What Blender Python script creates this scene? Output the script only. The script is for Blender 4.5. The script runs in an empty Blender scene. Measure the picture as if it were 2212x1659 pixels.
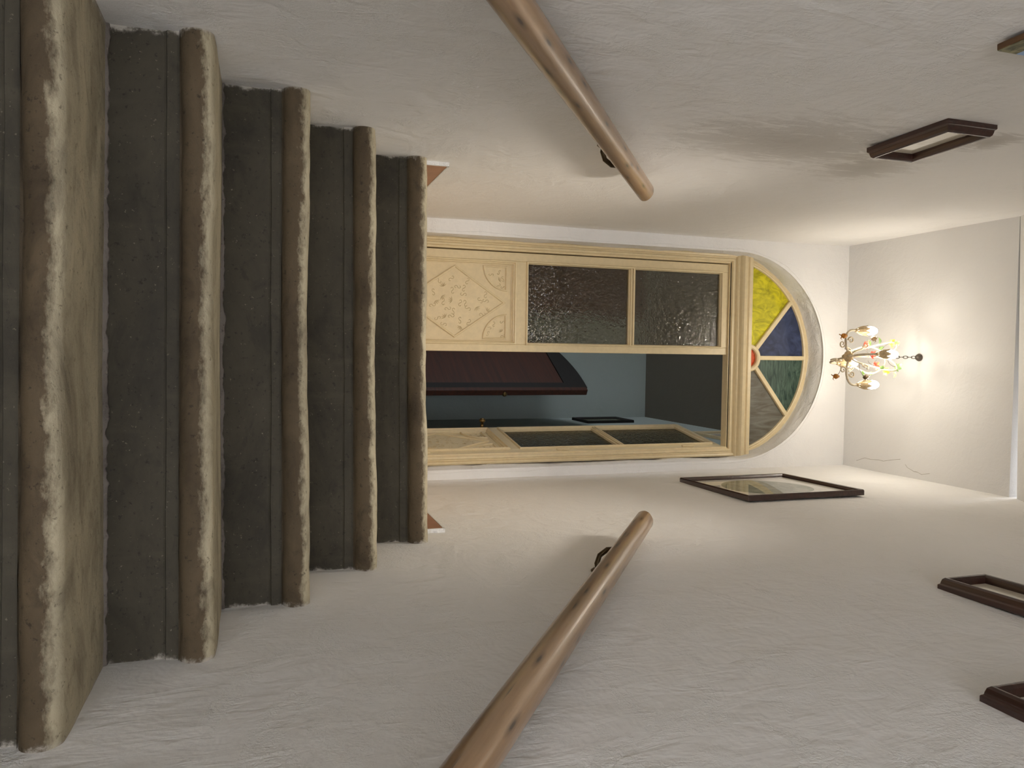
import bpy, bmesh, math, random
from mathutils import Vector, Matrix, noise
random.seed(7)
S = bpy.context.scene
COL = S.collection
PI = math.pi

# ------------------------------------------------------------------ camera
# The photograph was taken with the phone lying on its side: world "up" points to the right of the frame.
YAW, PITCH, ROLL = math.radians(2.363), math.radians(17.955), math.radians(0.04)
F_PX = 1668.0
fwd = Vector((math.sin(YAW) * math.cos(PITCH), math.cos(YAW) * math.cos(PITCH), math.sin(PITCH)))
r0 = Vector((math.cos(YAW), -math.sin(YAW), 0))
u0 = r0.cross(fwd)
right = math.cos(ROLL) * r0 + math.sin(ROLL) * u0
up = -math.sin(ROLL) * r0 + math.cos(ROLL) * u0
cd = bpy.data.cameras.new('camera')
cd.sensor_fit = 'HORIZONTAL'; cd.sensor_width = 36.0; cd.lens = 36.0 * F_PX / 2212.0
cd.clip_start = 0.02; cd.clip_end = 60
cam = bpy.data.objects.new('camera', cd); COL.objects.link(cam)
X, Y, Z = up, -right, -fwd
cam.matrix_world = Matrix(((X.x, Y.x, Z.x, 0.0116), (X.y, Y.y, Z.y, 0.0), (X.z, Y.z, Z.z, 0.0), (0, 0, 0, 1)))
S.camera = cam

# ------------------------------------------------------------------ world, exposure
W = bpy.data.worlds.new('world'); S.world = W; W.use_nodes = True
bg = W.node_tree.nodes['Background']
bg.inputs[0].default_value = (0.90, 0.93, 1.0, 1)
bg.inputs[1].default_value = 8.2
S.view_settings.view_transform = 'Standard'
S.view_settings.look = 'None'
S.view_settings.gamma = 1.0
S.view_settings.use_curve_mapping = False
S.view_settings.exposure = 0.0
BULB = 76.0
SPOT = 165.0  # power of the added fill spotlight above the stairs

# ------------------------------------------------------------------ main measures (metres)
XL, XR = -0.625, 0.625          # stairwell walls
YB = 3.62                       # end wall with the arched doorway
ZF = 0.515                      # landing floor
ZC = 3.184                      # landing ceiling
YE = 2.58                       # where the ceiling starts to follow the stairs down
CX, CZ, RA = 0.010, 2.458, 0.567  # doorway arch centre and radius
YD = 3.76                       # door plane

# ------------------------------------------------------------------ helpers
def srgb(r, g, b):
    f = lambda c: (c / 255 / 12.92) if c / 255 <= 0.04045 else ((c / 255 + 0.055) / 1.055) ** 2.4
    return (f(r), f(g), f(b), 1)

class NT:
    def __init__(s, name):
        s.m = bpy.data.materials.new(name); s.m.use_nodes = True
        s.t = s.m.node_tree; s.n = s.t.nodes; s.l = s.t.links
        s.b = s.n['Principled BSDF']; s.out = s.n['Material Output']
    def node(s, typ, **kw):
        n = s.n.new(typ)
        for k, v in kw.items():
            if k in n.inputs.keys(): n.inputs[k].default_value = v
            else: setattr(n, k, v)
        return n
    def co(s, scale=(1, 1, 1), loc=(0, 0, 0), rot=(0, 0, 0)):
        tc = s.node('ShaderNodeTexCoord'); mp = s.node('ShaderNodeMapping')
        mp.inputs['Scale'].default_value = scale; mp.inputs['Location'].default_value = loc; mp.inputs['Rotation'].default_value = rot
        s.l.new(tc.outputs['Object'], mp.inputs[0]); return mp.outputs[0]
    def noise(s, co, scale, detail=4, rough=.55, dist=0):
        n = s.node('ShaderNodeTexNoise'); n.inputs['Scale'].default_value = scale; n.inputs['Detail'].default_value = detail
        n.inputs['Roughness'].default_value = rough; n.inputs['Distortion'].default_value = dist
        s.l.new(co, n.inputs['Vector']); return n.outputs['Fac']
    def ramp(s, fac, stops):
        r = s.node('ShaderNodeValToRGB'); e = r.color_ramp.elements
        while len(e) < len(stops): e.new(.5)
        for el, (p, c) in zip(e, stops):
            el.position = p; el.color = c if len(c) == 4 else (*c, 1)
        s.l.new(fac, r.inputs[0]); return r.outputs[0]
    def math(s, op, a, b=None, c=None, clamp=False):
        n = s.node('ShaderNodeMath'); n.operation = op; n.use_clamp = clamp
        for i, v in enumerate((a, b, c)):
            if v is None: continue
            if isinstance(v, (int, float)): n.inputs[i].default_value = v
            else: s.l.new(v, n.inputs[i])
        return n.outputs[0]
    def mix(s, fac, a, b, typ='MIX'):
        n = s.node('ShaderNodeMix'); n.data_type = 'RGBA'; n.blend_type = typ
        for i, v in ((0, fac), (6, a), (7, b)):
            if isinstance(v, (int, float)): n.inputs[i].default_value = v
            elif isinstance(v, tuple): n.inputs[i].default_value = v
            else: s.l.new(v, n.inputs[i])
        return n.outputs[2]
    def bump(s, h, dist, strength=1.0, prev=None):
        n = s.node('ShaderNodeBump'); n.inputs['Distance'].default_value = dist; n.inputs['Strength'].default_value = strength
        s.l.new(h, n.inputs['Height'])
        if prev is not None: s.l.new(prev, n.inputs['Normal'])
        return n.outputs[0]
    def set(s, **kw):
        for k, v in kw.items():
            k = k.replace('_', ' ')
            i = s.b.inputs[k]
            if hasattr(v, 'is_linked'): s.l.new(v, i)
            else: i.default_value = v
        return s.m

def plain(name, col, rough=.5, metal=0.0, var=.12, scale=30, bump=.0, spec=.5, coat=0):
    t = NT(name); co = t.co()
    n = t.noise(co, scale, 5)
    d = tuple(c * (1 - var) for c in col[:3]) + (1,); l = tuple(min(1, c * (1 + var)) for c in col[:3]) + (1,)
    t.set(Base_Color=t.ramp(n, [(.3, d), (.7, l)]), Roughness=rough, Metallic=metal)
    t.b.inputs['Specular IOR Level'].default_value = spec
    t.b.inputs['Coat Weight'].default_value = coat
    if bump: t.set(Normal=t.bump(n, bump))
    return t.m

def plaster(name, base, stain=False, bumps=1.0):
    t = NT(name); co = t.co()
    big = t.noise(co, 1.7, 3); med = t.noise(co, 9, 3, .6, .4)
    col = t.mix(t.math('MULTIPLY', t.math('SUBTRACT', big, .35, None, True), .55), base, tuple(c * .9 for c in base[:3]) + (1,))
    patch = t.noise(t.co((1, 1, 2.2)), 2.6, 2, .6, 1.2)
    grain_mask = t.ramp(patch, [(.46, (.12, .12, .12)), (.62, (1, 1, 1))])
    fine = t.noise(co, 150, 2, .7)
    trowel = t.noise(t.co((1, 1, .33), rot=(.5, 0, 0)), 22, 3, .6, 1.5)
    if stain:   # grey water marks where the distemper has worn through
        blot = t.noise(t.co((1, 6.5, 2.0), rot=(.15, 0, 0)), 4.4, 7, .66, .8)
        for (yy, zz, sy, sz, amt) in ((1.95, 1.50, 1.5, 1.0, .55), (2.12, 1.93, 2.2, 2.4, .5), (1.74, 2.02, 3.5, 4.5, .7)):
            sc = t.co((1.0, sy, sz), (0, -yy * sy, -zz * sz))
            ln = t.node('ShaderNodeVectorMath'); ln.operation = 'LENGTH'
            sp = t.node('ShaderNodeSeparateXYZ'); cb = t.node('ShaderNodeCombineXYZ')
            t.l.new(sc, sp.inputs[0]); t.l.new(sp.outputs[1], cb.inputs[1]); t.l.new(sp.outputs[2], cb.inputs[2])
            t.l.new(cb.outputs[0], ln.inputs[0])
            near = t.math('SUBTRACT', 1.0, t.math('MULTIPLY', ln.outputs['Value'], 1.5), None, True)
            msk = t.ramp(t.math('ADD', t.math('MULTIPLY', near, .55), blot), [(.70, (0, 0, 0)), (.86, (1, 1, 1))])
            col = t.mix(t.math('MULTIPLY', t.math('MULTIPLY', msk, near), amt), col, srgb(166, 158, 146))
    t.set(Base_Color=col, Roughness=.85)
    t.b.inputs['Specular IOR Level'].default_value = .25
    hgt = t.math('MULTIPLY_ADD', t.math('MULTIPLY', fine, grain_mask), .0026 * bumps, t.math('MULTIPLY_ADD', trowel, .0024 * bumps, t.math('MULTIPLY', med, .0075 * bumps)))
    t.set(Normal=t.bump(hgt, 1.0))
    return t.m

def concrete(name, base, dark, edge=True, grime=(.215, .18, .15, 1), streak=False, bumpd=.004):
    t = NT(name); co = t.co()
    big = t.noise(t.co((.55, 1, 1)), 7, 6, .65, .6)
    col = t.ramp(big, [(.28, dark), (.5, base), (.72, tuple(min(1, c * 1.3) for c in base[:3]))])
    sp = t.noise(co, 85, 5, .7)
    col = t.mix(t.ramp(sp, [(.34, (.6, .6, .6)), (.40, (0, 0, 0))]), col, tuple(c * .45 for c in dark[:3]) + (1,))
    col = t.mix(t.ramp(t.noise(t.co(loc=(5, 2, 1)), 120, 3, .7), [(.66, (0, 0, 0)), (.76, (.55, .55, .55))]), col, srgb(168, 158, 138))
    blot = t.noise(t.co((.6, 1.2, 1), loc=(1, 4, 2)), 16, 5, .6, .8)
    col = t.mix(t.ramp(blot, [(.56, (0, 0, 0)), (.68, (.55, .55, .55))]), col, dark)
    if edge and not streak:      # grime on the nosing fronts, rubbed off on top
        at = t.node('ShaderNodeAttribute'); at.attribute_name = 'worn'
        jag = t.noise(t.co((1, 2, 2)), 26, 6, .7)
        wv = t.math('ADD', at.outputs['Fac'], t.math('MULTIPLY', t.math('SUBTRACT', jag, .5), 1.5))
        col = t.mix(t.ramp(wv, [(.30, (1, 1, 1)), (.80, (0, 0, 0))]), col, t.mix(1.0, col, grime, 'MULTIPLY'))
    if streak:
        st = t.noise(t.co((1, 1, .12)), 20, 5, .6)
        col = t.mix(t.ramp(st, [(.55, (0, 0, 0)), (.75, (.4, .4, .4))]), col, tuple(min(1, c * 1.7) for c in base[:3]) + (1,))
    if edge:    # limewash daubed from the walls over the step ends
        tc = t.node('ShaderNodeTexCoord'); sx = t.node('ShaderNodeSeparateXYZ'); t.l.new(tc.outputs['Object'], sx.inputs[0])
        ax = t.math('ABSOLUTE', sx.outputs[0])
        wob = t.noise(t.co(loc=(9, 3, 3)), 16, 6, .7)
        e = t.math('ADD', ax, t.math('MULTIPLY', t.math('SUBTRACT', wob, .5), .075))
        col = t.mix(t.ramp(e, [(.620, (0, 0, 0)), (.628, (.8, .8, .8))]), col, srgb(190, 182, 170))
    t.set(Base_Color=col, Roughness=.8)
    t.b.inputs['Specular IOR Level'].default_value = .3
    n1 = t.bump(sp, bumpd * .5); n2 = t.bump(big, bumpd * 1.8, 1, n1)
    t.set(Normal=n2)
    return t.m

def wood(name, light, dark, rough=.35, scale=1.0, knots=False, coat=.3):
    t = NT(name)
    g = t.noise(t.co((.35 * scale, 9 * scale, 9 * scale)), 3.2, 6, .62, .6)
    col = t.ramp(g, [(.25, dark), (.5, tuple((a + b) / 2 for a, b in zip(light, dark))), (.75, light)])
    fine = t.noise(t.co((1.2 * scale, 60 * scale, 60 * scale)), 2.5, 3)
    col = t.mix(t.math('MULTIPLY', t.math('SUBTRACT', fine, .45, None, True), .8), col, dark)
    if knots:
        tc = t.node('ShaderNodeTexCoord'); sp = t.node('ShaderNodeSeparateXYZ'); cb_ = t.node('ShaderNodeCombineXYZ'); t.l.new(tc.outputs['Object'], sp.inputs[0])
        t.l.new(t.math('MULTIPLY', sp.outputs[0], 4.2), cb_.inputs[0]); t.l.new(t.math('MULTIPLY', t.math('ARCTAN2', sp.outputs[2], sp.outputs[1]), .8), cb_.inputs[1])
        v = t.node('ShaderNodeTexVoronoi'); v.voronoi_dimensions = '2D'; v.inputs['Scale'].default_value = 1.0; t.l.new(cb_.outputs[0], v.inputs['Vector'])
        col = t.mix(t.ramp(v.outputs['Distance'], [(.04, (.95, .95, .95)), (.085, (.5, .5, .5)), (.20, (0, 0, 0))]), col, srgb(58, 40, 26))
    t.set(Base_Color=col, Roughness=rough)
    t.b.inputs['Coat Weight'].default_value = coat; t.b.inputs['Coat Roughness'].default_value = .18
    t.set(Normal=t.bump(g, .0012))
    return t.m

# ---- mesh building
class MB:
    def __init__(s): s.v = []; s.f = []; s.smooth = []
    def add(s, vs, fs, smooth=False):
        o = len(s.v); s.v += [tuple(v) for v in vs]
        s.f += [tuple(i + o for i in f) for f in fs]; s.smooth += [smooth] * len(fs); return s
    def box(s, x0, x1, y0, y1, z0, z1):
        vs = [(x, y, z) for x in (x0, x1) for y in (y0, y1) for z in (z0, z1)]
        return s.add(vs, [(0, 1, 3, 2), (4, 6, 7, 5), (0, 4, 5, 1), (2, 3, 7, 6), (0, 2, 6, 4), (1, 5, 7, 3)])
    def grid(s, pts, closed_u=False, closed_v=False, smooth=True):
        nu, nv = len(pts), len(pts[0]); vs = [p for row in pts for p in row]; fs = []
        for i in range(nu if closed_u else nu - 1):
            for j in range(nv if closed_v else nv - 1):
                a = i * nv + j; b = i * nv + (j + 1) % nv; c = ((i + 1) % nu) * nv + (j + 1) % nv; d = ((i + 1) % nu) * nv + j
                fs.append((a, b, c, d))
        return s.add(vs, fs, smooth)
    def tube(s, pts, rad, n=8, cap=True, smooth=True):
        pts = [Vector(p) for p in pts]; rings = []; prev = None
        for i, p in enumerate(pts):
            d = (pts[min(i + 1, len(pts) - 1)] - pts[max(i - 1, 0)]).normalized()
            if prev is None:
                a = Vector((0, 0, 1)) if abs(d.z) < .9 else Vector((1, 0, 0)); prev = d.cross(a).normalized()
            e = (prev - d * prev.dot(d))
            e = e.normalized() if e.length > 1e-6 else d.orthogonal().normalized(); prev = e
            f = d.cross(e); r = rad(i / (len(pts) - 1)) if callable(rad) else rad
            rings.append([p + (e * math.cos(2 * PI * k / n) + f * math.sin(2 * PI * k / n)) * r for k in range(n)])
        o = len(s.v); s.grid(rings, closed_v=True, smooth=smooth)
        if cap:
            s.f.append(tuple(o + k for k in range(n))[::-1]); s.f.append(tuple(o + (len(rings) - 1) * n + k for k in range(n))); s.smooth += [False, False]
        return s
    def lathe(s, prof, n=16, c=(0, 0, 0), axis='Z', lobes=0, amp=0):
        rings = []
        for k in range(n):
            a = 2 * PI * k / n; q = 1 + (amp * math.cos(lobes * a) if lobes else 0); row = []
            for (r, h) in prof:
                x, y = r * q * math.cos(a), r * q * math.sin(a)
                p = {'Z': (x, y, h), 'Y': (x, h, y), 'X': (h, x, y)}[axis]
                row.append((p[0] + c[0], p[1] + c[1], p[2] + c[2]))
            rings.append(row)
        return s.grid(rings, closed_u=True)
    def prism(s, poly, y0, y1):
        n = len(poly); vs = [(x, y0, z) for x, z in poly] + [(x, y1, z) for x, z in poly]
        fs = [tuple(range(n)), tuple(range(2 * n - 1, n - 1, -1))] + [(i, i + n, (i + 1) % n + n, (i + 1) % n) for i in range(n)]
        return s.add(vs, fs)
    def sweep(s, path, prof, closed=False):
        """path: (x,z) points in the XZ plane; prof: (offset inward/left of the path, y) points. Mitred."""
        P = [Vector(p) for p in path]; n = len(P); rings = []
        for i in range(n):
            a = P[i - 1] if (closed or i > 0) else None; b = P[(i + 1) % n] if (closed or i < n - 1) else None
            d0 = (P[i] - a).normalized() if a is not None else None; d1 = (b - P[i]).normalized() if b is not None else None
            if d0 is None: d0 = d1
            if d1 is None: d1 = d0
            n0 = Vector((-d0.y, d0.x)); n1 = Vector((-d1.y, d1.x)); m = (n0 + n1).normalized(); k = 1 / max(.25, m.dot(n0))
            rings.append([(P[i].x + m.x * k * o, y, P[i].y + m.y * k * o) for (o, y) in prof])
        return s.grid(rings, closed_u=closed, closed_v=True, smooth=False)
    def build(s, name, mat, parent=None, bevel=0, fix=True, smooth_all=False):
        me = bpy.data.meshes.new(name); me.from_pydata(s.v, [], s.f)
        me.polygons.foreach_set('use_smooth', [True] * len(s.f) if smooth_all else s.smooth)
        if fix:
            bm = bmesh.new(); bm.from_mesh(me); bmesh.ops.recalc_face_normals(bm, faces=bm.faces); bm.to_mesh(me); bm.free()
        me.materials.append(mat); me.update()
        o = bpy.data.objects.new(name, me); COL.objects.link(o); o.parent = parent
        if bevel:
            b = o.modifiers.new('bevel', 'BEVEL'); b.width = bevel; b.segments = 2; b.limit_method = 'ANGLE'; b.angle_limit = math.radians(40)
        return o

def tag(o, label=None, cat=None, group=None, kind=None):
    if label: o['label'] = label
    if cat: o['category'] = cat
    if group: o['group'] = group
    if kind: o['kind'] = kind
    return o
def empty(name, loc=(0, 0, 0), rot=(0, 0, 0)):
    o = bpy.data.objects.new(name, None); COL.objects.link(o); o.location = loc; o.rotation_euler = rot; o.empty_display_size = .1; return o
def fbm(x, y, z, s=1.0):
    return noise.fractal(Vector((x * s, y * s, z * s)), 1.0, 2.0, 4)
def arc(cx, cz, r, a0, a1, n):
    return [(cx + r * math.cos(a0 + (a1 - a0) * i / n), cz + r * math.sin(a0 + (a1 - a0) * i / n)) for i in range(n + 1)]

# ------------------------------------------------------------------ materials
WHITE = (0.84, 0.82, 0.79, 1)
M = {}
M['plaster'] = plaster('lime_plaster', WHITE)
M['plaster_stain'] = plaster('stained_lime_plaster', WHITE, stain=True)
M['plaster_rough'] = plaster('rough_lime_plaster', (0.78, 0.76, 0.725, 1), bumps=2.2)
M['ceiling'] = plaster('ceiling_paint', (0.70, 0.685, 0.66, 1), bumps=.45)
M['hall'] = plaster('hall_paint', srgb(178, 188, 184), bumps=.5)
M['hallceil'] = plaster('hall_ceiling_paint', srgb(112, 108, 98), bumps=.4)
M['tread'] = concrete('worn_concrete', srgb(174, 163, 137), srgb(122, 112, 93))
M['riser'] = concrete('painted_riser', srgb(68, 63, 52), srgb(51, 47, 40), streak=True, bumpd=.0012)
M['mortar'] = concrete('mortar', srgb(120, 112, 104), srgb(78, 72, 68), edge=False)
M['tile'] = plain('terracotta_tile', srgb(170, 122, 96), .45, var=.14, scale=14, bump=.0006)
M['floor'] = plain('floor_tiles', (.72, .56, .38, 1), .45, var=.2, scale=9)
M['cream'] = plain('cream_gloss_paint', srgb(222, 203, 162), .34, var=.05, scale=40, bump=.0004)
M['cream_dim'] = plain('worn_cream_paint', srgb(200, 177, 132), .5, var=.06, scale=60)
M['rail'] = wood('knotty_rail_wood', srgb(172, 138, 102), srgb(112, 82, 54), .30, 1.0, True, .5)
M['mahog'] = wood('dark_red_frame_wood', srgb(66, 34, 24), srgb(34, 16, 12), .28, 2.0, False, .5)
M['oldwood'] = wood('old_plank_wood', srgb(84, 36, 12), srgb(48, 20, 6), .6, 1.4, False, .0)
M['cabinet'] = wood('brown_cabinet_wood', srgb(140, 88, 54), srgb(92, 54, 32), .5, 1.2, False, .1)
M['blackwood'] = wood('black_stained_wood', srgb(22, 15, 11), srgb(10, 7, 6), .7, 1.4, False, .0)
M['brass'] = plain('aged_brass', srgb(120, 98, 62), .3, 1.0, .25, 40)
M['bronze'] = plain('dark_bronze', srgb(70, 58, 40), .35, .8, .25, 40)
M['ivory'] = plain('ivory_wrought_iron', srgb(206, 190, 160), .45, .0, .16, 120, .0006)
M['gilt'] = plain('gilt_tole', srgb(196, 170, 128), .4, .25, .25, 90, .0006)
M['leafg'] = plain('green_tole', srgb(120, 150, 84), .45, 0, .3, 60)
M['yellow'] = plain('yellow_tole', srgb(226, 190, 60), .45, 0, .2, 60)
M['orange'] = plain('amber_bud', srgb(176, 112, 30), .4, 0, .3, 60)
M['redf'] = plain('red_tole', srgb(206, 84, 66), .45, 0, .2, 60)
M['darkbud'] = plain('brown_bud', srgb(96, 74, 44), .45, 0, .3, 60)
M['iron'] = plain('dark_iron', srgb(92, 84, 74), .45, .6, .2, 80)
M['backing'] = plain('grey_backing', srgb(120, 118, 112), .8)

def bulb_mat():
    t = NT('lit_bulb'); e = t.node('ShaderNodeEmission'); e.inputs[0].default_value = (1.0, .925, .81, 1); e.inputs[1].default_value = BULB
    t.l.new(e.outputs[0], t.out.inputs[0]); return t.m
M['bulb'] = bulb_mat()

def clear_glass(name):
    t = NT(name); lw = t.node('ShaderNodeLayerWeight'); lw.inputs[0].default_value = .5
    fac = t.math('ADD', t.math('MULTIPLY', t.math('POWER', lw.outputs['Facing'], 4.0), .42), .02)
    tr = t.node('ShaderNodeBsdfTransparent'); gl = t.node('ShaderNodeBsdfGlossy'); gl.inputs['Roughness'].default_value = .02
    mx = t.node('ShaderNodeMixShader'); t.l.new(fac, mx.inputs[0]); t.l.new(tr.outputs[0], mx.inputs[1]); t.l.new(gl.outputs[0], mx.inputs[2])
    t.l.new(mx.outputs[0], t.out.inputs[0]); return t.m
M['glass'] = clear_glass('picture_glass')

def obscure_glass(name, tint):
    t = NT(name)
    n1 = t.noise(t.co((1, 1, .8)), 62, 2, .5, .6); n2 = t.noise(t.co((1, 1, 1.4)), 26, 2, .5, .4)
    hard = t.bump(n1, .0042, 1, t.bump(n2, .0040)); soft = t.bump(n1, .006, 1, t.bump(n2, .010))
    lw = t.node('ShaderNodeLayerWeight'); lw.inputs[0].default_value = .5
    fac = t.math('ADD', t.math('MULTIPLY', t.math('POWER', lw.outputs['Facing'], 4.0), .45), .085)
    rf = t.node('ShaderNodeBsdfRefraction'); rf.inputs['Color'].default_value = tint; rf.inputs['Roughness'].default_value = .22; rf.inputs['IOR'].default_value = 1.12
    gl = t.node('ShaderNodeBsdfGlossy'); gl.inputs['Roughness'].default_value = .035
    t.l.new(soft, rf.inputs['Normal']); t.l.new(hard, gl.inputs['Normal'])
    mx = t.node('ShaderNodeMixShader'); t.l.new(fac, mx.inputs[0]); t.l.new(rf.outputs[0], mx.inputs[1]); t.l.new(gl.outputs[0], mx.inputs[2])
    t.l.new(mx.outputs[0], t.out.inputs[0]); return t.m
M['obscure'] = obscure_glass('hammered_glass', srgb(205, 200, 184))

def stained(name, a, b, sc=(1, 1, 1), rough=.12, s=14, rot=(0, 0, 0), trans=.0):
    t = NT(name); n = t.noise(t.co(sc, rot=rot), s, 6, .6, 2.2)
    t.set(Base_Color=t.ramp(n, [(.32, a), (.66, b)]), Roughness=rough, Normal=t.bump(n, .0015))
    t.b.inputs['Transmission Weight'].default_value = trans
    return t.m
M['g_yellow'] = stained('yellow_streaky_glass', srgb(150, 144, 22), srgb(226, 216, 40), (1, 1, .6), s=16)
M['g_blue'] = stained('blue_glass', srgb(34, 40, 66), srgb(62, 74, 106), (1, 1, 1), rot=(0, .7, 0), s=9)
M['g_green'] = stained('green_glass', srgb(26, 48, 42), srgb(84, 106, 92), (.6, 1, 3), rot=(0, .7, 0), s=11)
M['g_grey'] = stained('grey_streaky_glass', srgb(92, 86, 74), srgb(118, 116, 106), (3, 1, .5), s=7)
M['g_red'] = stained('red_glass', srgb(190, 62, 26), srgb(216, 98, 44), (1, 1, 1), s=20)

# ------------------------------------------------------------------ setting: walls
TREADS = [(2.462, .515), (2.192, .312), (1.925, .112), (1.640, -.090), (1.345, -.290)]
while len(TREADS) < 13: TREADS.append((TREADS[-1][0] - .283, TREADS[-1][1] - .203))
ZLOW = TREADS[-1][1] - .203

def wall_sheet(x, y0, y1, z0, z1, ny, nz, seed, amp):
    rows = []
    for i in range(ny + 1):
        yy = y0 + (y1 - y0) * i / ny
        rows.append([(x + amp * fbm(yy + seed, z0 + (z1 - z0) * j / nz, seed, 1.1), yy, z0 + (z1 - z0) * j / nz) for j in range(nz + 1)])
    return MB().grid(rows)
wl = wall_sheet(XL, -3.4, YB + .02, ZLOW, 3.4, 60, 50, 3.1, .004)
wl.box(XL - .16, XL - .012, -3.4, YB + .02, ZLOW, 3.4)
tag(wl.build('wall_left', M['plaster_stain']), kind='structure')
wr = wall_sheet(XR, -3.4, YB + .02, ZLOW, 3.4, 60, 50, 8.3, .004)
wr.box(XR + .012, XR + .16, -3.4, YB + .02, ZLOW, 3.4)
tag(wr.build('wall_right', M['plaster']), kind='structure')

# end wall with the arched opening
b = MB()
ARCH = [(CX - RA, ZF - .1), (CX - RA, 1.5), (CX - RA, CZ)] + arc(CX, CZ, RA, PI, 0, 40)[1:-1] + [(CX + RA, CZ), (CX + RA, 1.5), (CX + RA, ZF - .1)]
def opening_face(y, xa, xb, ztop, zbot):
    n = len(ARCH)
    b.add([(xa, y, zbot), (CX - RA, y, zbot), (CX - RA, y, CZ), (xa, y, CZ)], [(0, 1, 2, 3)])
    b.add([(xb, y, zbot), (CX + RA, y, zbot), (CX + RA, y, CZ), (xb, y, CZ)], [(0, 1, 2, 3)])
    b.add([(xa, y, CZ), (CX - RA, y, CZ), (CX - RA, y, ztop), (xa, y, ztop)], [(0, 1, 2, 3)])
    b.add([(xb, y, CZ), (CX + RA, y, CZ), (CX + RA, y, ztop), (xb, y, ztop)], [(0, 1, 2, 3)])
    A = arc(CX, CZ, RA, PI, 0, 40)
    for p, q in zip(A, A[1:]):
        b.add([(p[0], y, p[1]), (q[0], y, q[1]), (q[0], y, ztop), (p[0], y, ztop)], [(0, 1, 2, 3)])
opening_face(YB, XL - .1, XR + .1, 3.4, ZF - .1)
tag(b.build('wall_back', M['plaster']), kind='structure')
# plaster reveal of the arch, lumpy and hand smoothed
b = MB(); rows = []
dense = [(CX - RA, ZF - .1 + (CZ - ZF + .1) * i / 24) for i in range(24)] + arc(CX, CZ, RA, PI, 0, 56) + [(CX + RA, CZ - (CZ - ZF + .1) * i / 24) for i in range(1, 25)]
for (x, z) in dense:
    row = []
    dx, dz = (x - CX, max(0, z - CZ)); L = math.hypot(dx, dz)
    for j in range(9):
        y = YB - .002 + (.31) * j / 8
        k = .011 * fbm(x * 3, y * 9, z * 3, 2.4) - (.012 * max(0, 1 - j / 1.2))
        row.append((x - dx / L * k, y, z - dz / L * k))
    rows.append(row)
b.grid(rows)
tag(b.build('trim_1', M['plaster_rough'], fix=False), 'hand smoothed white plaster reveal around the arched doorway', kind='structure')

# ceilings
YO = -.45                       # lower end of the sloping ceiling; the rear is left open to let added fill daylight in
ZC_LOW = ZC - .6 * (YE - YO)
b = MB()
b.box(XL - .1, XR + .1, YE, YB + .1, ZC, ZC + .12)
b.add([(XL - .1, YE, ZC), (XR + .1, YE - .04, ZC), (XR + .1, YO, ZC_LOW), (XL - .1, YO, ZC_LOW),
       (XL - .1, YE, ZC + .12), (XR + .1, YE - .04, ZC + .12), (XR + .1, YO, ZC_LOW + .12), (XL - .1, YO, ZC_LOW + .12)],
      [(0, 1, 2, 3), (4, 5, 6, 7), (0, 1, 5, 4), (1, 2, 6, 5), (2, 3, 7, 6), (3, 0, 4, 7)])
b.box(XL - .1, XR + .1, -3.4, YO, ZC_LOW, ZC_LOW + .12)
ceil_ = tag(b.build('ceiling', M['ceiling']), kind='structure')
M['crack'] = plain('plaster_crack', srgb(150, 140, 126), .9)
for cr in ([(.587, 3.516), (.563, 3.454), (.566, 3.41), (.563, 3.379), (.560, 3.35), (.563, 3.319), (.548, 3.26), (.537, 3.203)], [(.560, 3.17), (.574, 3.156), (.589, 3.11), (.588, 3.09), (.596, 3.066), (.584, 3.015)]):
    m_ = MB()
    for (xa, ya), (xb, yb_) in zip(cr, cr[1:]):
        m_.box(min(xa, xb) - .0008, max(xa, xb) + .0008, min(ya, yb_), max(ya, yb_), ZC - .0004, ZC + .004) if abs(xa - xb) < .002 else m_.tube([(xa, ya, ZC), (xb, yb_, ZC)], .0009, 4)
    m_.build('crack', M['crack'], ceil_)

# floors
b = MB().box(XL, XR, 2.80, YB + .33, ZF - .1, ZF - .001)
tag(b.build('floor', M['floor']), kind='structure')
b = MB().box(XL, XR, -3.4, TREADS[-1][0] + .3, ZLOW - .1, ZLOW)
tag(b.build('floor', M['floor']), kind='structure')

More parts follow.
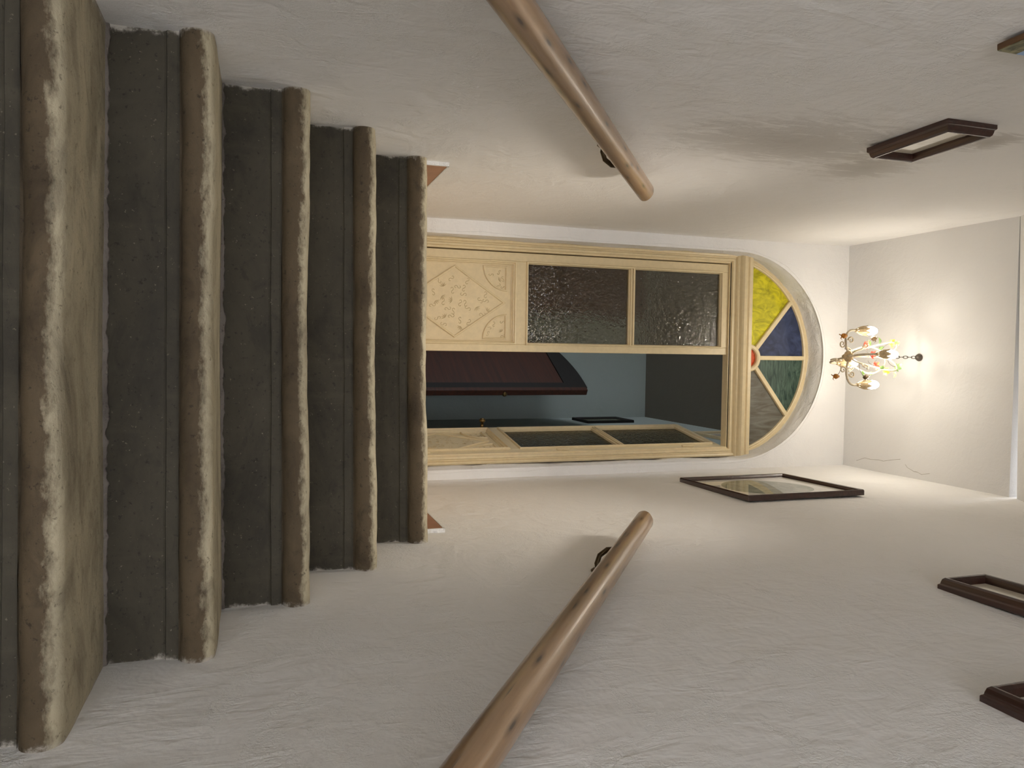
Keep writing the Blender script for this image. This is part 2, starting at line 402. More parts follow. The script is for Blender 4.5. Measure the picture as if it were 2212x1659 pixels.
# ------------------------------------------------------------------ staircase
stair = tag(empty('staircase', (0, 0, 0)), 'worn concrete stairs with rounded nosings between white walls', kind='structure')
SK = .056                       # the flight is not quite square to the walls
for k, (yn, zt) in enumerate(TREADS):
    prev_z = TREADS[k + 1][1] if k + 1 < len(TREADS) else ZLOW
    back = 2.85 if k == 0 else TREADS[k - 1][0] + .075
    R = .032
    prof = [(back, zt - .07), (yn + .022, zt - .066)]
    for i in range(13):
        a = -PI / 2 - PI * i / 12
        prof.append((yn + R + R * math.cos(a) * (1.0 if i < 9 else 1.0), zt - R + R * math.sin(a)))
    prof += [(yn + .05, zt + .001), (yn + .09, zt + .002), (yn + .16, zt + .001), (yn + .22, zt), (back, zt)]
    NX = 72; rows = []
    for i in range(NX + 1):
        x = XL - .008 + (XR - XL + .016) * i / NX
        row = []
        for j, (y, z) in enumerate(prof):
            front = 1.0 if 2 <= j <= 17 else .25
            wear = -.004 * math.exp(-((x + .02) / .3) ** 2) if j > 8 else 0
            row.append((x, y - SK * x + front * (.0050 * fbm(x, k * 7.3, 1, 3.0) + .0018 * fbm(x * 9, y * 9, k, 1.5)),
                        z + front * (.0042 * fbm(x, k * 3.7, 5, 3.2) + .0018 * fbm(x * 9, z * 9, k + 9, 1.5)) + wear))
        rows.append(row)
    b = MB().grid(rows)
    n = len(prof); o = len(b.v) - n
    b.f.append(tuple(range(n))); b.f.append(tuple(range(o, o + n))); b.smooth += [False, False]
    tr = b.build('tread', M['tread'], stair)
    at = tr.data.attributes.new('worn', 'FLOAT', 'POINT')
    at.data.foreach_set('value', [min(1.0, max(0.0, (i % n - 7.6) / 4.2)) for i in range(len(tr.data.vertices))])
    # riser with the little fillet under the nosing
    yr = yn + .040; rows = []
    rp = [(yr + .06, prev_z - .02), (yr, prev_z - .02), (yr, prev_z + .03), (yr + .001, zt - .12), (yr, zt - .096), (yr - .002, zt - .092), (yr - .007, zt - .090), (yr - .008, zt - .072), (yr - .006, zt - .062), (yr + .06, zt - .062)]
    for i in range(49):
        x = XL - .006 + (XR - XL + .012) * i / 48
        rows.append([(x, y - SK * x + .0022 * fbm(x, z * 2, k * 2.1, 4), z + (.002 * fbm(x, k, 3, 4) if j in (4, 5, 6) else 0)) for j, (y, z) in enumerate(rp)])
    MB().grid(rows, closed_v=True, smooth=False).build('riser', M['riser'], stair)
    # ragged mortar bead in the angle of tread and riser above
    if k > 0:
        yb = TREADS[k - 1][0] + .040; rows = []
        for i in range(281):
            x = XL + (XR - XL) * i / 280
            w = .009 + .007 * fbm(x, k * 5.5, 2, 17) + .003 * fbm(x, k, 9, 61); h = .005 + .006 * fbm(x, k * 2.5, 7, 19) + .003 * fbm(x, k, 4, 70)
            rows.append([(x, yb - SK * x - max(.002, w), zt - .004), (x, yb - SK * x - max(.002, w) * .8, zt + max(.001, h) * .7), (x, yb - SK * x - .002, zt + max(.001, h)), (x, yb - SK * x + .01, zt - .004)])
        MB().grid(rows).build('mortar_bead', M['mortar'], stair)

# baseboards of the landing: terracotta tiles set on edge
for side, x0, x1, y0 in (('left', XL - .004, XL + .012, 2.562), ('right', XR - .012, XR + .004, 2.572)):
    bb = tag(empty('baseboard_' + side, (0, 0, ZF)), 'terracotta skirting tiles along the landing wall', kind='structure')
    y = y0
    while y < YB - .01:
        y2 = min(y + .30, YB - .004)
        MB().box(x0, x1, y, y2 - .003, 0, .077).build('tile', M['tile'], bb, bevel=.0015)
        y = y2
    xa, xb = x0 - .001, x1 + .001
    MB().box(xa, xb, y0 - .008, YB, .077, .082).build('mortar_joint', M['plaster_rough'], bb)
    MB().box(xa, xb, y0 - .010, y0 - .001, 0, .082).build('mortar_joint', M['plaster_rough'], bb)

# ------------------------------------------------------------------ the hall behind the door
HB, HZ, HXL, HXR = 6.65, 3.504, -3.2, .602
def hall_wall(name, vs, mat):
    tag(MB().add(vs, [(0, 1, 2, 3)]).build(name, mat, fix=False), kind='structure')
b = MB(); 
b.box(HXL, HXR + .2, HB, HB + .1, ZF - .1, HZ); tag(b.build('wall_hall_back', M['hall']), kind='structure')
b = MB().box(HXR, HXR + .1, YB + .31, HB, ZF - .1, HZ); tag(b.build('wall_hall_right', M['hall']), kind='structure')
# left hall wall with an unseen window opening, added to let fill daylight in
b = MB()
b.box(HXL - .1, HXL, YB + .3, 4.7, ZF - .1, HZ); b.box(HXL - .1, HXL, 5.85, HB + .1, ZF - .1, HZ)
b.box(HXL - .1, HXL, 4.7, 5.85, ZF - .1, 1.6); b.box(HXL - .1, HXL, 4.7, 5.85, 2.75, HZ)
tag(b.build('wall_hall_left', M['hall']), kind='structure')
b = MB(); opening_face(YB + .305, HXL, HXR + .1, HZ, ZF - .1)
tag(b.build('wall_hall_front', M['hall']), kind='structure')
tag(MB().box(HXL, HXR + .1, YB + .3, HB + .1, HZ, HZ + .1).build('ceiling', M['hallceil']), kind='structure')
tag(MB().box(HXL, HXR + .1, YB + .33, HB + .1, ZF - .1, ZF).build('floor', M['floor']), kind='structure')

# dark arched door leaf standing ajar in the hall
d2 = tag(empty('door_2', (.300, 5.88, ZF)), 'dark stained wooden door leaf with arched top standing open in the hall', kind='structure')
d2.rotation_euler = (0, 0, math.atan2(.86, -.51))      # local +X runs from the free edge back to the hinges
def topz(s): return 2.045 - .30 * max(0, s - .10) ** 2 - .25 * max(0, .10 - s) ** 2
LW = .80
pts = [(0, 0)] + [(0.0 + LW * i / 24, topz(LW * i / 24)) for i in range(25)] + [(LW, 0)]
b = MB()
o0, o1, zb, zt2 = .075, LW - .19, .12, 1.86
for (x0, x1) in ((0, o0), (o1, LW)):
    seg = [(x0, 0)] + [(x0 + (x1 - x0) * i / 4, topz(x0 + (x1 - x0) * i / 4)) for i in range(5)] + [(x1, 0)]
    b.prism(seg, -.02, .02)
seg = [(o0, zt2)] + [(o0 + (o1 - o0) * i / 16, topz(o0 + (o1 - o0) * i / 16)) for i in range(17)] + [(o1, zt2)]
b.prism(seg, -.02, .02); b.box(o0, o1, -.02, .02, 0, zb)
leaf2 = b.build('leaf', M['blackwood'], d2)
MB().box(o0, o1, -.008, .008, zb, zt2).build('panel', M['oldwood'], d2)
for yy in (-1, 1):
    MB().box(o1 - .022, o1, yy * .014 - .004, yy * .014 + .004, zb, zt2).build('moulding', M['oldwood'], d2)
MB().box(-.045, 0, -.026, .026, 0, topz(0) - .01).build('meeting_stile', M['oldwood'], d2, bevel=.006)
MB().lathe([(0, 0), (.008, 0), (.008, -.018), (.018, -.024), (.020, -.034), (.012, -.044), (0, -.046)], 14, (0, 0, 0), 'X').build('door_knob', M['brass'], d2).location = (-.045, .006, 1.31)

# tall brown cabinet, seen only as a blur through the hammered glass
cb = tag(empty('wooden_cabinet', (-.62, 4.95, ZF)), 'tall brown wooden cabinet in the hall behind the closed glazed leaf', 'cabinet')
MB().box(-.36, .36, -.24, .24, .08, 1.86).build('body', M['cabinet'], cb, bevel=.004)
MB().box(-.39, .39, -.27, .25, 1.86, 1.93).build('cornice', M['cabinet'], cb, bevel=.01)
MB().box(-.37, .37, -.25, .25, 0, .08).build('plinth', M['blackwood'], cb)
for sx_ in (-1, 1):
    dr_ = MB().box(min(sx_ * .01, sx_ * .345), max(sx_ * .01, sx_ * .345), -.262, -.24, .11, 1.83).build('door', M['cabinet'], cb, bevel=.004)
    MB().lathe([(0, 0), (.007, 0), (.008, -.012), (.014, -.020), (.008, -.028), (0, -.029)], 12, (sx_ * .035, -.262, .95), 'Y').build('knob', M['brass'], dr_)

# small pictures on the far hall wall
def picture(name, w, h, depth, fw, prof, artmat, frame_mat, label, group=None, loc=(0, 0, 0), rotz=0, lean=0, roty=0, mat_w=.0, matmat=None, extra=None):
    """Local frame: X along the width, Z up, picture faces -Y, back at y=0."""
    e = empty(name, loc, (lean, roty, rotz)); tag(e, label, 'picture', group)
    mb = MB().sweep([(-w / 2, 0), (w / 2, 0), (w / 2, h), (-w / 2, h)], [(o * fw, -d * depth) for o, d in prof], closed=True)
    mb.build('frame_moulding', frame_mat, e, bevel=.0015)
    i = fw * .8
    MB().box(-w / 2 + i, w / 2 - i, -depth * .34, -.002, i, h - i).build('print', artmat, e)
    if extra: extra(e, w, h, i, depth)
    MB().box(-w / 2 + i, w / 2 - i, -depth * .46, -depth * .44, i, h - i).build('glass', M['glass'], e)
    return e
PROF_ROUND = [(0, 0), (0, .42), (.18, .50), (.20, .62), (.30, .86), (.50, 1.0), (.74, .96), (.90, .80), (1.0, .55), (1.0, 0)]
PROF_FLAT = [(0, 0), (0, .8), (.12, 1.0), (.55, .92), (.70, .74), (.88, .70), (1.0, .5), (1.0, 0)]

def art(name, paper, ink, scale=5, lo=.50, hi=.62, dist=1.5, sc=(1, 1, 1)):
    t = NT(name); n = t.noise(t.co(sc), scale, 5, .6, dist)
    t.set(Base_Color=t.ramp(n, [(lo, paper), (hi, ink)]), Roughness=.7); return t.m
M['paper'] = art('aged_paper', srgb(224, 216, 198), srgb(198, 188, 166), 6)
M['paper_w'] = art('white_paper', srgb(236, 232, 222), srgb(226, 220, 208), 5)
M['wash'] = art('grey_green_wash', srgb(122, 128, 108), srgb(172, 174, 154), 14, .4, .65)
M['hallart'] = art('hall_print', srgb(120, 122, 92), srgb(70, 80, 62), 9)
M['landscape'] = art('painted_foliage', srgb(146, 140, 106), srgb(86, 84, 60), 26, .42, .6)
M['skyblue'] = art('painted_sky', srgb(150, 178, 214), srgb(206, 216, 226), 6)
M['board'] = wood('brown_board_wood', srgb(104, 74, 44), srgb(70, 46, 26), .5, 2.0, False, .1)

picture('framed_print', .36, .44, .025, .035, PROF_FLAT, M['hallart'], M['blackwood'], 'dark framed print on the hall wall behind the open door leaf', loc=(HXR - .001, 6.26, 2.66), rotz=-PI / 2)
picture('framed_print', .42, .30, .025, .03, PROF_FLAT, M['paper'], M['cream'], 'pale framed print high on the hall wall above the open door leaf', loc=(HXR - .001, 4.88, 3.08), rotz=-PI / 2)

# ------------------------------------------------------------------ the cream double door
ZH = 2.495                      # top of the leaves
door = tag(empty('door_1', (0, YD, ZF)), 'cream double door with glazed leaves, one leaf open, diamond panels below', kind='structure')
JL, JR = -.562, .572
h = ZH - ZF
# casing: jambs and head with stepped mouldings; profile offsets run inwards from the outer edge
b = MB()
cas = [(0, .05), (0, -.018), (.008, -.024), (.016, -.020), (.020, -.010), (.026, -.008), (.030, -.016), (.040, -.016), (.044, -.004), (.053, -.004), (.053, .05)]
b.sweep([(JR, 0), (JR, h + .050), (JL, h + .050), (JL, 0)], cas)
b.build('casing', M['cream'], door)
b = MB()   # cornice shelf over the door, under the fanlight
cor = [(0, .05), (0, -.022), (.006, -.030), (.012, -.030), (.018, -.046), (.026, -.056), (.040, -.060), (.050, -.052), (.056, -.060), (.074, -.062), (.080, -.054), (.080, .05)]
rows = [[(x, y, h + .034 + o) for o, y in cor] for x in (JL, JR)]
b.grid(rows, closed_v=True, smooth=False); n = len(cor); b.f += [tuple(range(n)), tuple(range(n, 2 * n))]; b.smooth += [False] * 2
b.build('cornice', M['cream'], door)
b = MB().box(JL + .05, JR - .05, -.004, .05, h + .0, h + .07); b.build('head_rail', M['cream'], door)

def scrolls(bounds_fn, seed, n, size):
    """thin embossed S-scrolls and leaf sprays inside a region, in the XZ plane"""
    rnd = random.Random(seed); mb = MB(); got = 0; tries = 0; placed = []
    while got < n and tries < 3000:
        tries += 1
        x, z = rnd.uniform(-.25, .25), rnd.uniform(-.30, .30)
        if not bounds_fn(x, z, size * 1.05): continue
        if any((x - a) ** 2 + (z - c) ** 2 < (size * 1.25) ** 2 for a, c in placed): continue
        placed.append((x, z)); got += 1; th = rnd.uniform(0, 2 * PI); sg = rnd.choice((-1, 1))
        if got % 4 == 0:
            for q in range(5):
                a = th + (q - 2) * .55
                mb.tube([(x, 0, z), (x + math.cos(a) * size * .5, -.0012, z + math.sin(a) * size * .5), (x + math.cos(a) * size, 0, z + math.sin(a) * size)], lambda t: .0005 + .0011 * math.sin(PI * t), 4, False)
        else:
            pts = []
            for half in (-1, 1):
                seg = []
                for i in range(9):
                    t = i / 8; rr = size * (.52 * (1 - .75 * t)); a = t * 4.6
                    cxx, czz = half * size * .5, 0
                    seg.append((cxx - half * rr * math.cos(a), half * sg * rr * math.sin(a)))
                pts = seg[::-1] + pts if half == -1 else pts + seg
            mb.tube([(x + px * math.cos(th) - pz * math.sin(th), 0, z + px * math.sin(th) + pz * math.cos(th)) for px, pz in pts], .0012, 4, False)
    return mb

def make_leaf(flip):
    """leaf of the double door; local x runs 0..0.508 from the hinge stile to the meeting stile, z from 0"""
    W_, H_ = .506, ZH - ZF - .006
    sx = (lambda x: x) if not flip else (lambda x: -x)
    def bx(mb, x0, x1, y0, y1, z0, z1):
        a, c = sorted((sx(x0), sx(x1))); mb.box(a, c, y0, y1, z0, z1)
    e = MB()
    st, ms = .045, .038
    z_p0, z_p1, z_g0, z_g1, z_b0, z_b1 = .10, .700, .780, ZH - ZF - .047, 1.360, 1.398
    bx(e, 0, st, 0, .04, 0, H_); bx(e, W_ - ms, W_, 0, .04, 0, H_)
    bx(e, st, W_ - ms, 0, .04, 0, z_p0); bx(e, st, W_ - ms, 0, .04, z_p1 + .020, z_g0); bx(e, st, W_ - ms, 0, .04, z_g1, H_)
    leaf = e.build('leaf', M['cream'], door, bevel=.0025)
    # recessed lower panel with stepped moulding round it
    p = MB(); bx(p, st - .002, W_ - ms + .002, .016, .030, z_p0 - .002, z_p1 + .022); p.build('panel', M['cream'], leaf)
    def loop(x0, x1, z0, z1):
        q = [(sx(x0), z0), (sx(x1), z0), (sx(x1), z1), (sx(x0), z1)]
        return q if not flip else q[::-1]
    mo = [(-.002, .02), (-.002, -.006), (.001, -.011), (.007, -.012), (.009, -.002), (.014, .000), (.016, .010), (.020, .012), (.020, .02)]
    MB().sweep(loop(st, W_ - ms, z_p0, z_p1 + .020), mo, True).build('panel_moulding', M['cream'], leaf)
    mg = [(-.001, .02), (-.001, -.007), (.002, -.011), (.007, -.010), (.009, .000), (.012, .004), (.012, .02)]
    MB().sweep(loop(st - .002, W_ - ms + .002, z_g0 - .004, z_g1 + .004), mg, True).build('glazing_bead', M['cream'], leaf)
    gb = MB(); bx(gb, st, W_ - ms, .004, .030, z_b0, z_b1); bx(gb, st, W_ - ms, -.006, .004, z_b0 + .008, z_b0 + .015); bx(gb, st, W_ - ms, -.006, .004, z_b1 - .015, z_b1 - .008)
    gb.build('glazing_bar', M['cream'], leaf)
    for z0, z1 in ((z_g0, z_b0), (z_b1, z_g1)):
        g = MB(); bx(g, st, W_ - ms, .016, .021, z0, z1); g.build('pane', M['obscure'], leaf)
    # diamond and four quarter-round corner panels
    mx, mz = sx((st + W_ - ms) / 2 + .0), (.402)
    hw, hz = .182, .268
    bead = [(0, .002), (0, -.006), (.002, -.009), (.005, -.010), (.008, -.009), (.010, -.006), (.010, .002)]
    dia = [(mx - hw, mz), (mx, mz - hz), (mx + hw, mz), (mx, mz + hz)]
    MB().sweep(dia, [(o, .016 + y) for o, y in bead], True).build('diamond_moulding', M['cream'], leaf)
    MB().prism([(mx + (a - mx) * .95, mz + (c - mz) * .95) for a, c in dia], .0140, .0165).build('diamond_field', M['cream'], leaf)
    sc = scrolls(lambda x, z, m: abs(x) / (hw - m) + abs(z) / (hz - m * 1.3) < 1, 5, 34, .020)
    sc.build('scroll_relief', M['cream_dim'], leaf).location = (mx, .0137, mz)
    for qx, qz in ((-1, 1), (1, 1), (-1, -1), (1, -1)):
        cx_, cz_ = mx + qx * .186, mz + qz * .274; rr = .128
        poly = [(cx_, cz_)] + [(cx_ - qx * rr * math.cos(PI / 2 * i / 12), cz_ - qz * rr * math.sin(PI / 2 * i / 12)) for i in range(13)]
        area = sum(a[0] * c[1] - c[0] * a[1] for a, c in zip(poly, poly[1:] + poly[:1]))
        if area < 0: poly = poly[::-1]
        MB().sweep(poly, [(o * .85, .016 + y) for o, y in bead], True).build('corner_moulding', M['cream'], leaf)
        s2 = scrolls(lambda x, z, m: (x * -qx > m * .9 and z * -qz > m * .9 and math.hypot(x, z) < rr - m * .8), 11 + qx + 3 * qz, 6, .016)
        s2.build('scroll_relief', M['cream_dim'], leaf).location = (cx_, .0152, cz_)
    return leaf
lf = make_leaf(False); lf.location = (-.504, .010, .002)
lf2 = make_leaf(True); lf2.location = (.520, .030, .002); lf2.rotation_euler = (0, 0, math.radians(-81))
# lever knob on the meeting stile of the open leaf
kn = MB().lathe([(0, 0), (.022, 0), (.022, -.004), (.010, -.008), (.008, -.034), (.017, -.040), (.019, -.050), (.012, -.058), (0, -.060)], 16, (0, 0, 0), 'Y')
kn = kn.build('door_knob', M['brass'], lf2); kn.location = (-.489, 0, .690)
for z in (.25, 1.0, 1.75):
    hg = MB().tube([(0, 0, z - .035), (0, 0, z + .035)], .007, 10); hg.build('hinge', M['cream'], lf2).location = (0, -.006, 0)

# ------------------------------------------------------------------ fanlight
FZ0 = 2.600
fan = tag(empty('window_1', (CX, YD, FZ0)), 'half round stained glass fanlight over the cream double door', kind='structure')
fz = CZ - FZ0                  # arch centre relative to the sill of the fanlight
RF = .5435
a0 = math.asin((0.004 - fz) / (RF + .012))
outer = arc(0, fz, RF + .016, math.asin(-fz / (RF + .016)), PI - math.asin(-fz / (RF + .016)), 48)
MB().sweep(outer, [(-.016, .045), (-.016, -.010), (.002, -.012), (.008, -.006), (.012, -.010), (.018, -.006), (.018, .045)]).build('frame', M['cream'], fan)
MB().box(-.545, .545, -.015, .045, -.004, .012).build('sill', M['cream'], fan)
hubc, HR = (.008, .023), .067
hub = arc(hubc[0], hubc[1], HR, math.radians(8), math.radians(172), 24)
MB().sweep(hub, [(-.012, .030), (-.012, -.010), (-.006, -.016), (.006, -.016), (.012, -.010), (.012, .030)]).build('hub_ring', M['cream'], fan)
SP = [(math.radians(45), math.radians(41.5)), (math.radians(90), math.radians(90.3)), (math.radians(135), math.radians(139))]
ends = [(.326, .283), (.006, .390), (-.308, .297)]
hubp = [(.064, .078), (.007, .090), (-.047, .078)]
for (ex, ez), (hx, hz_) in zip(ends, hubp):
    d = Vector((ex - hx, ez - hz_)).normalized(); nrm = Vector((-d.y, d.x)) * .0125
    poly = [(hx + nrm.x, hz_ + nrm.y), (hx - nrm.x, hz_ - nrm.y), (ex - nrm.x + d.x * .02, ez - nrm.y + d.y * .02), (ex + nrm.x + d.x * .02, ez + nrm.y + d.y * .02)]
    MB().prism(poly, -.009, .025).build('glazing_bar', M['cream'], fan, bevel=.004)
# coloured panes between the bars (right to left)
def ang(p): return math.atan2(p[1] - fz, p[0])
ab = [math.asin((.008 - fz) / RF)] + [ang(e) for e in ends] + [PI - math.asin((.008 - fz) / RF)]
hb = [math.radians(8)] + [math.atan2(p[1] - hubc[1], p[0] - hubc[0]) for p in hubp] + [math.radians(172)]
for i, mk in enumerate(('g_grey', 'g_green', 'g_blue', 'g_yellow')):
    A = arc(0, fz, RF + .004, ab[i], ab[i + 1], 12); H_ = arc(hubc[0], hubc[1], HR, hb[i], hb[i + 1], 6)
    MB().prism(A + H_[::-1], .008, .013).build('pane', M[mk], fan)
MB().prism(arc(hubc[0], hubc[1], HR, math.radians(10), math.radians(170), 16), .006, .011).build('pane', M['g_red'], fan)

# ------------------------------------------------------------------ handrails
def handrail(x, yend, zend, ynear, slope, label, side, brackets, seed):
    ang_ = math.atan(slope); L = (yend - ynear) / math.cos(ang_)
    e = empty('handrail', (x, yend, zend)); tag(e, label, 'handrail')
    rings = []; n = 28; R = .0315; N = 60
    for i in range(N + 1):
        t = L * i / N                      # distance back from the upper end along local +X
        row = []
        for k in range(n):
            a = 2 * PI * k / n
            rr = R * (1 + .03 * fbm(t * .8, math.cos(a), math.sin(a) + seed, 1.3))
            px, pz = rr * math.cos(a), rr * math.sin(a)      # px away from wall, pz up
            px = max(px, -.62 * R) ; pz = max(pz, -.93 * R)
            sh = t
            if i == 0: px *= .90; pz *= .90
            if i == 1: sh = .003
            # upper end cut plumb
            sh += pz * slope if i < 3 else (pz * slope * max(0, 1 - (i - 2) / 3))
            row.append((sh, -side * px, pz))
        rings.append(row)
    b = MB().grid(rings, closed_v=True)
    b.f.append(tuple(range(n))); b.f.append(tuple(range(N * n, N * n + n))); b.smooth += [False, False]
    o = b.build('rail', M['rail'], e)
    # local X runs down the stairs, local Y is across, local Z up
    dx = Vector((0, -math.cos(ang_), -math.sin(ang_))); dz = Vector((0, -math.sin(ang_), math.cos(ang_))); dy = dz.cross(dx)
    o.matrix_local = Matrix(((dx.x, dy.x, dz.x, 0), (dx.y, dy.y, dz.y, 0), (dx.z, dy.z, dz.z, 0), (0, 0, 0, 1)))
    wallx = (XL if side < 0 else XR) - x
    for yb in brackets:
        yy = yb - yend; zz = yy * slope
        k = MB()
        k.lathe([(0, 0), (.021, 0), (.021, -.004), (.014, -.009), (0, -.010)] if side > 0 else [(0, 0), (.021, 0), (.021, .004), (.014, .009), (0, .010)], 18, (wallx, yy, zz - .082), 'X')
        w = wallx
        k.tube([(w, yy, zz - .082), (w * .62, yy, zz - .086), (w * .25, yy, zz - .078), (0, yy, zz - .055), (0, yy, zz - .024)], .0075, 10)
        k.box(-.011, .011, yy - .03, yy + .03, zz - .036, zz - .031) if False else None
        k.build('bracket', M['bronze'], e)
    return e
handrail(-.565, 2.475, 1.290, -.75, .722, 'knotty round wooden handrail on the wall with grey stain marks', -1, (2.165, .9, -.3), 2.2)
handrail(.565, 2.316, 1.228, -.75, .719, 'knotty round wooden handrail on the wall with the big framed print', 1, (1.985, .85, -.3), 6.1)

# ------------------------------------------------------------------ pictures on the stairwell walls
def print_extra(e, w, h, i, depth):
    # soft grey-green oval drawing on the sheet
    mb = MB(); n = 40; prof = []
    poly = [(-.005 + (w / 2 - i) * .80 * math.cos(2 * PI * k / n), h * .48 + h * .34 * math.sin(2 * PI * k / n) * (1 + .12 * math.cos(2 * PI * k / n))) for k in range(n)]
    mb.prism(poly, -depth * .36, -depth * .345).build('drawing', M['wash'], e)
# large frame by the door: near edge against the wall, far edge a little proud
picture('framed_print', .560, .600, .026, .024, PROF_FLAT, M['paper_w'], M['mahog'], 'large dark wood framed print hanging beside the arched door', loc=(.6235, 3.030, 1.940), rotz=-PI / 2 - .022, extra=print_extra)
picture('framed_print', .300, .165, .034, .026, PROF_ROUND, M['paper'], M['mahog'], 'small dark wood framed print between the large print by the door and the lowest print', loc=(.6235, 1.445, 1.724), rotz=-PI / 2 - .03)
picture('framed_print', .300, .195, .034, .026, PROF_ROUND, M['paper'], M['mahog'], 'small dark wood framed print lowest down the stairs on the wall with the large print', loc=(.6235, .888, 1.228), rotz=-PI / 2 - .03)
picture('framed_print', .290, .172, .034, .026, PROF_ROUND, M['paper'], M['mahog'], 'small dark wood framed print on the wall with grey stain marks', loc=(-.6225, 1.755, 1.722), rotz=PI / 2 - .03)
# unframed picture on a thick board
e = tag(empty('board_picture', (-.622, 1.035, 1.395), (0, 0, PI / 2 - .02)), 'unframed painted board with foliage and blue sky and brown edges', 'picture')
MB().box(-.16, .16, -.013, 0, 0, .24).build('board', M['board'], e, bevel=.002)
MB().box(-.159, .159, -.0140, -.013, .001, .05).build('painted_foliage', M['landscape'], e)
MB().box(-.159, .159, -.0140, -.013, .05, .239).build('painted_sky', M['skyblue'], e)

# ------------------------------------------------------------------ unseen fill spotlight, added over the flight to brighten stairs and landing
sl = tag(empty('fill_spotlight', (0, 1.80, ZC - .6 * (YE - 1.80))), 'added round fill spotlight, out of view on the slope above the stairs', 'fill lamp')
aim = Vector((0, 2.9 - 1.82, .5 - 2.62)).normalized(); q = (-aim).to_track_quat('Z', 'Y')
MB().lathe([(0, .06), (.10, .06), (.18, .045), (.215, .0), (.210, -.012), (.200, -.010), (.198, .0), (0, .0)], 32).build('fill_housing', M['ceiling'], sl).location = (0, .02, -.10)
for ob in sl.children: ob.rotation_euler = q.to_euler()
dd = NT('fill_glow'); em = dd.node('ShaderNodeEmission'); em.inputs[0].default_value = (1, .92, .80, 1); em.inputs[1].default_value = 2.0; dd.l.new(em.outputs[0], dd.out.inputs[0])
ds = MB().lathe([(0, -.004), (.195, -.004), (.197, .002), (0, .002)], 32).build('fill_diffuser', dd.m, sl); ds.location = (0, .02, -.10); ds.rotation_euler = q.to_euler()
ld = bpy.data.lights.new('fill_spot', 'SPOT'); ld.energy = SPOT; ld.shadow_soft_size = .20; ld.color = (1, .92, .80); ld.spot_size = math.radians(76); ld.spot_blend = 1.0
lo = bpy.data.objects.new('fill_spot', ld); COL.objects.link(lo); lo.parent = sl; lo.location = (0, .02 + aim.y * .02, -.10 + aim.z * .02); lo.rotation_euler = q.to_euler()

# ------------------------------------------------------------------ chandelier
ch = tag(empty('chandelier', (.003, 3.10, ZC)), 'ivory wrought metal chandelier with flower cups, leaves and lit candle bulbs', 'chandelier')
def T(v): return v        # local coordinates: z measured down from the ceiling
zh = 2.735 - ZC
MB().lathe([(0, .0), (.018, .0), (.020, -.006), (.014, -.018), (.006, -.024), (0, -.026)], 16).build('ceiling_rose', M['iron'], ch)
# chain of oval links
for i in range(5):
    zc = -.040 - i * .026
    pts = []
    for k in range(17):
        a = 2 * PI * k / 16; px, pz = .0065 * math.cos(a), .0165 * math.sin(a)
        pts.append((px, 0, zc + pz) if i % 2 == 0 else (0, px, zc + pz))
    MB().tube(pts, .0017, 6, False).build('chain_link', M['iron'], ch)
MB().tube([(0, 0, -.165), (0, 0, zh)], .0035, 8).build('stem', M['ivory'], ch)
MB().lathe([(0, zh - .030), (.006, zh - .030), (.011, zh - .022), (.011, zh - .014), (.017, zh - .010), (.028, zh), (.027, zh + .010), (.016, zh + .018), (.006, zh + .022), (0, zh + .022)], 18).build('hub', M['gilt'], ch)
MB().lathe([(0, 0), (.004, 0), (.012, .006), (.009, .016), (.003, .02)], 12, (0, 0, -.178)).build('crown', M['gilt'], ch)
ARMS = [(-.128, -.002), (-.012, -.138), (.138, -.022), (.034, .124)]
zb_ = 2.778 - ZC
def spiral(c, r0_, turns, a0_, sgn, n=20):
    return [(c[0] + r0_ * (1 - .8 * i / n) * math.cos(a0_ + sgn * 2 * PI * turns * i / n), c[1] + r0_ * (1 - .8 * i / n) * math.sin(a0_ + sgn * 2 * PI * turns * i / n)) for i in range(n + 1)]
def rad_pts(dx_, dy_, pts): return [(dx_ * r, dy_ * r, z) for r, z in pts]
def bez(p, n=14):
    out = []
    for i in range(n + 1):
        t = i / n; q = [Vector(a) for a in p]
        while len(q) > 1: q = [q[j].lerp(q[j + 1], t) for j in range(len(q) - 1)]
        out.append(tuple(q[0]))
    return out
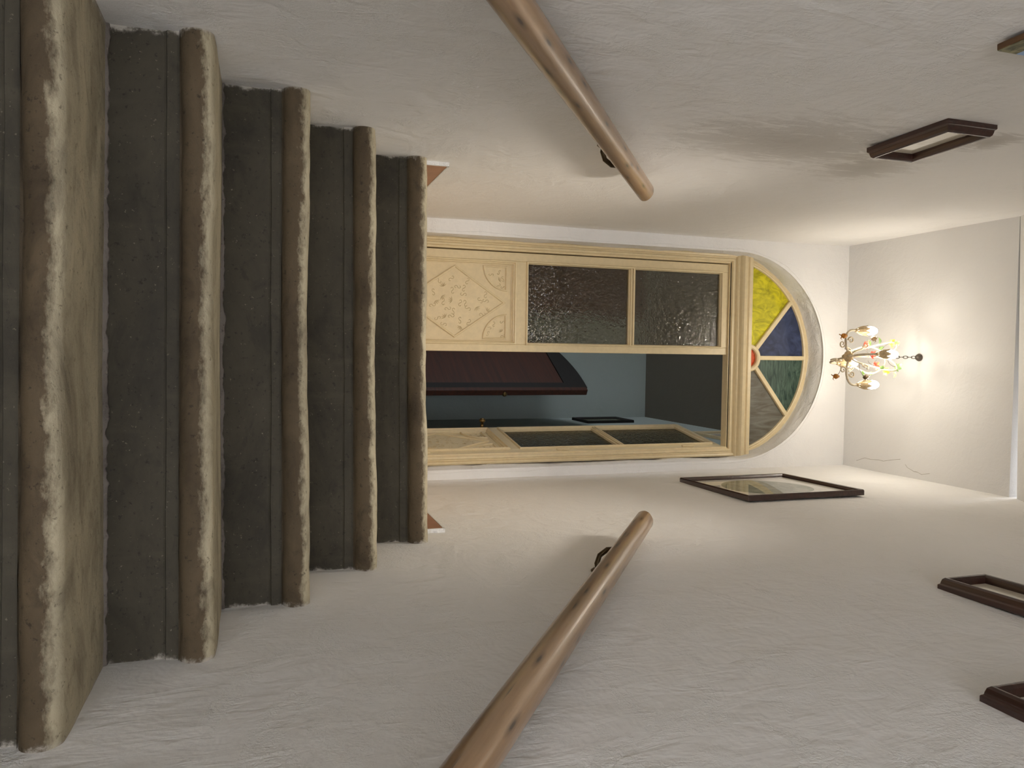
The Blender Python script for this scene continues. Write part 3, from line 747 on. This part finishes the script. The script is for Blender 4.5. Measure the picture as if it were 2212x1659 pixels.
for ai, (ax, ay) in enumerate(ARMS):
    RR = math.hypot(ax, ay); dx_, dy_ = ax / RR, ay / RR
    prof = bez([(.018, zh + .004), (RR * .55, zh - .030), (RR * 1.12, zh - .024), (RR, zb_ + .0)], 16)
    arm = MB().tube(rad_pts(dx_, dy_, prof), .0054, 10).build('arm', M['ivory'], ch)
    # little scrolls hung on the arm
    for (c, r_, a_, sg) in (((RR * .48, zh - .034), .019, PI / 2, 1), ((RR * .62, zh + .016), .018, -PI / 2, 1)):
        MB().tube(rad_pts(dx_, dy_, spiral(c, r_, 1.2, a_, sg)), lambda t: .0042 * (1 - .4 * t), 6).build('scroll', M['ivory'], arm)
    # petalled cup
    cup = MB()
    cup.lathe([(0, zb_ - .004), (.008, zb_ - .003), (.010, zb_ + .004), (.007, zb_ + .008)], 12, (ax, ay, 0))
    for k in range(6):
        a = 2 * PI * k / 6 + ai * .4; rows = []
        for i in range(6):
            t = i / 5; rr = .008 + .0150 * math.sin(t * 2.25) + (.006 * max(0, t - .78) / .22 * (k % 3 == 0)); wz = .60 * (math.sin(PI * min(.96, .25 + t * .62)))
            rows.append([(ax + (rr + .0020 * (1 - abs(s_))) * math.cos(a + s_ * wz), ay + (rr + .0020 * (1 - abs(s_))) * math.sin(a + s_ * wz), zb_ + .004 + .070 * t - .006 * abs(s_) * t) for s_ in (-1, -.5, 0, .5, 1)])
        cup.grid(rows)
    cup.build('petal_cup', M['gilt'], ch)
    MB().lathe([(0, zb_ + .030), (.010, zb_ + .032), (.0140, zb_ + .056), (.0190, zb_ + .072), (.0222, zb_ + .088), (.0205, zb_ + .105), (.0130, zb_ + .121), (.005, zb_ + .129), (0, zb_ + .130)], 16, (ax, ay, 0)).build('bulb', M['bulb'], ch)
# upper tier of scrolls between the arms
for k in range(4):
    a = math.atan2(ARMS[k][1], ARMS[k][0]) + PI / 4; dx_, dy_ = math.cos(a), math.sin(a)
    pr_ = bez([(.014, zh + .01), (.085, zh + .03), (.025, zh + .11), (.120, zh + .15), (.175, zh + .235), (.050, zh + .300), (.004, zh + .225)], 22)
    s_ = MB().tube(rad_pts(dx_, dy_, pr_), .0042, 8).build('upper_scroll', M['ivory'], ch)
    MB().tube(rad_pts(dx_, dy_, spiral((.072, zh + .055), .020, 1.3, 0, 1)), lambda t: .0036 * (1 - .4 * t), 6).build('scroll', M['ivory'], s_)
    # tole leaves along the scroll
    for j, (fr, mk) in enumerate(((.45, 'leafg'), (.66, 'leafg'), (.84, 'ivory'))):
        r_, z_ = pr_[int(fr * 22)]; rows = []
        tilt = a + (.9 if j % 2 else -.9)
        for i in range(7):
            t = i / 6; wdt = .0085 * math.sin(PI * min(.98, t * .9 + .06)); ox = .036 * t
            cx_, cy_, cz_ = dx_ * r_ + ox * math.cos(tilt), dy_ * r_ + ox * math.sin(tilt), z_ + .014 * math.sin(t * 2.4) - .010 * t
            rows.append([(cx_ - math.sin(tilt) * wdt * q, cy_ + math.cos(tilt) * wdt * q, cz_ + .002 * abs(q)) for q in (-1, 0, 1)])
        MB().grid(rows).build('leaf', M[mk], s_)
# buds and blossoms on wire stems  (x, y, z of the flower, material, kind)
FL = [(-.100, -.02, 2.690, 'orange', 'bud', -1), (.098, .01, 2.676, 'orange', 'bud', -1), (.100, -.03, 2.818, 'darkbud', 'bud', 1), (-.090, -.02, 2.868, 'darkbud', 'bud', 1),
      (-.068, -.06, 2.936, 'yellow', 'blossom', 1), (.070, -.06, 2.905, 'yellow', 'blossom', 1), (.042, -.03, 2.870, 'redf', 'blossom', 1), (-.010, -.03, 2.850, 'redf', 'blossom', 1),
      (.045, .05, 2.95, 'yellow', 'blossom', 1), (-.06, .07, 2.90, 'redf', 'blossom', 1), (.05, -.05, 2.985, 'leafg', 'blossom', 1), (-.035, .06, 2.985, 'leafg', 'blossom', 1)]
for (x, y, z, mk, kd, dr) in FL:
    z -= ZC
    fl = MB().tube(bez([(x * .35, y * .35, z - dr * .02), (x * .8, y * .8, z - dr * .035), (x, y, z)], 8), .0012, 5).build('wire_stem', M['iron'], ch)
    mb = MB()
    if kd == 'bud':
        mb.lathe([(0, -.012), (.009, -.008), (.013, .001), (.010, .010), (.004, .015), (.006, .018), (0, .022)], 12, (x, y, z), 'Z', 5, .08)
        for q in range(3):
            aa = q * 2.1; mb.tube([(x, y, z + .010 * dr), (x + .014 * math.cos(aa), y + .014 * math.sin(aa), z + .016 * dr), (x + .020 * math.cos(aa), y + .020 * math.sin(aa), z + .008 * dr)], lambda t: .0028 * (1 - t) + .0006, 5)
    else:
        for q in range(5):
            aa = q * 2 * PI / 5; rows = []
            for i in range(5):
                t = i / 4; wd = .0085 * math.sin(PI * (.12 + .8 * t)); rr = .004 + .018 * t
                rows.append([(x + rr * math.cos(aa) - wd * s_ * math.sin(aa), y + rr * math.sin(aa) + wd * s_ * math.cos(aa), z + .012 * t * t + .003 * abs(s_)) for s_ in (-1, 0, 1)])
            mb.grid(rows)
        mb.lathe([(0, -.003), (.004, -.001), (.004, .005), (0, .007)], 8, (x, y, z))
    mb.build('flower_bud' if kd == 'bud' else 'flower', M[mk], ch)
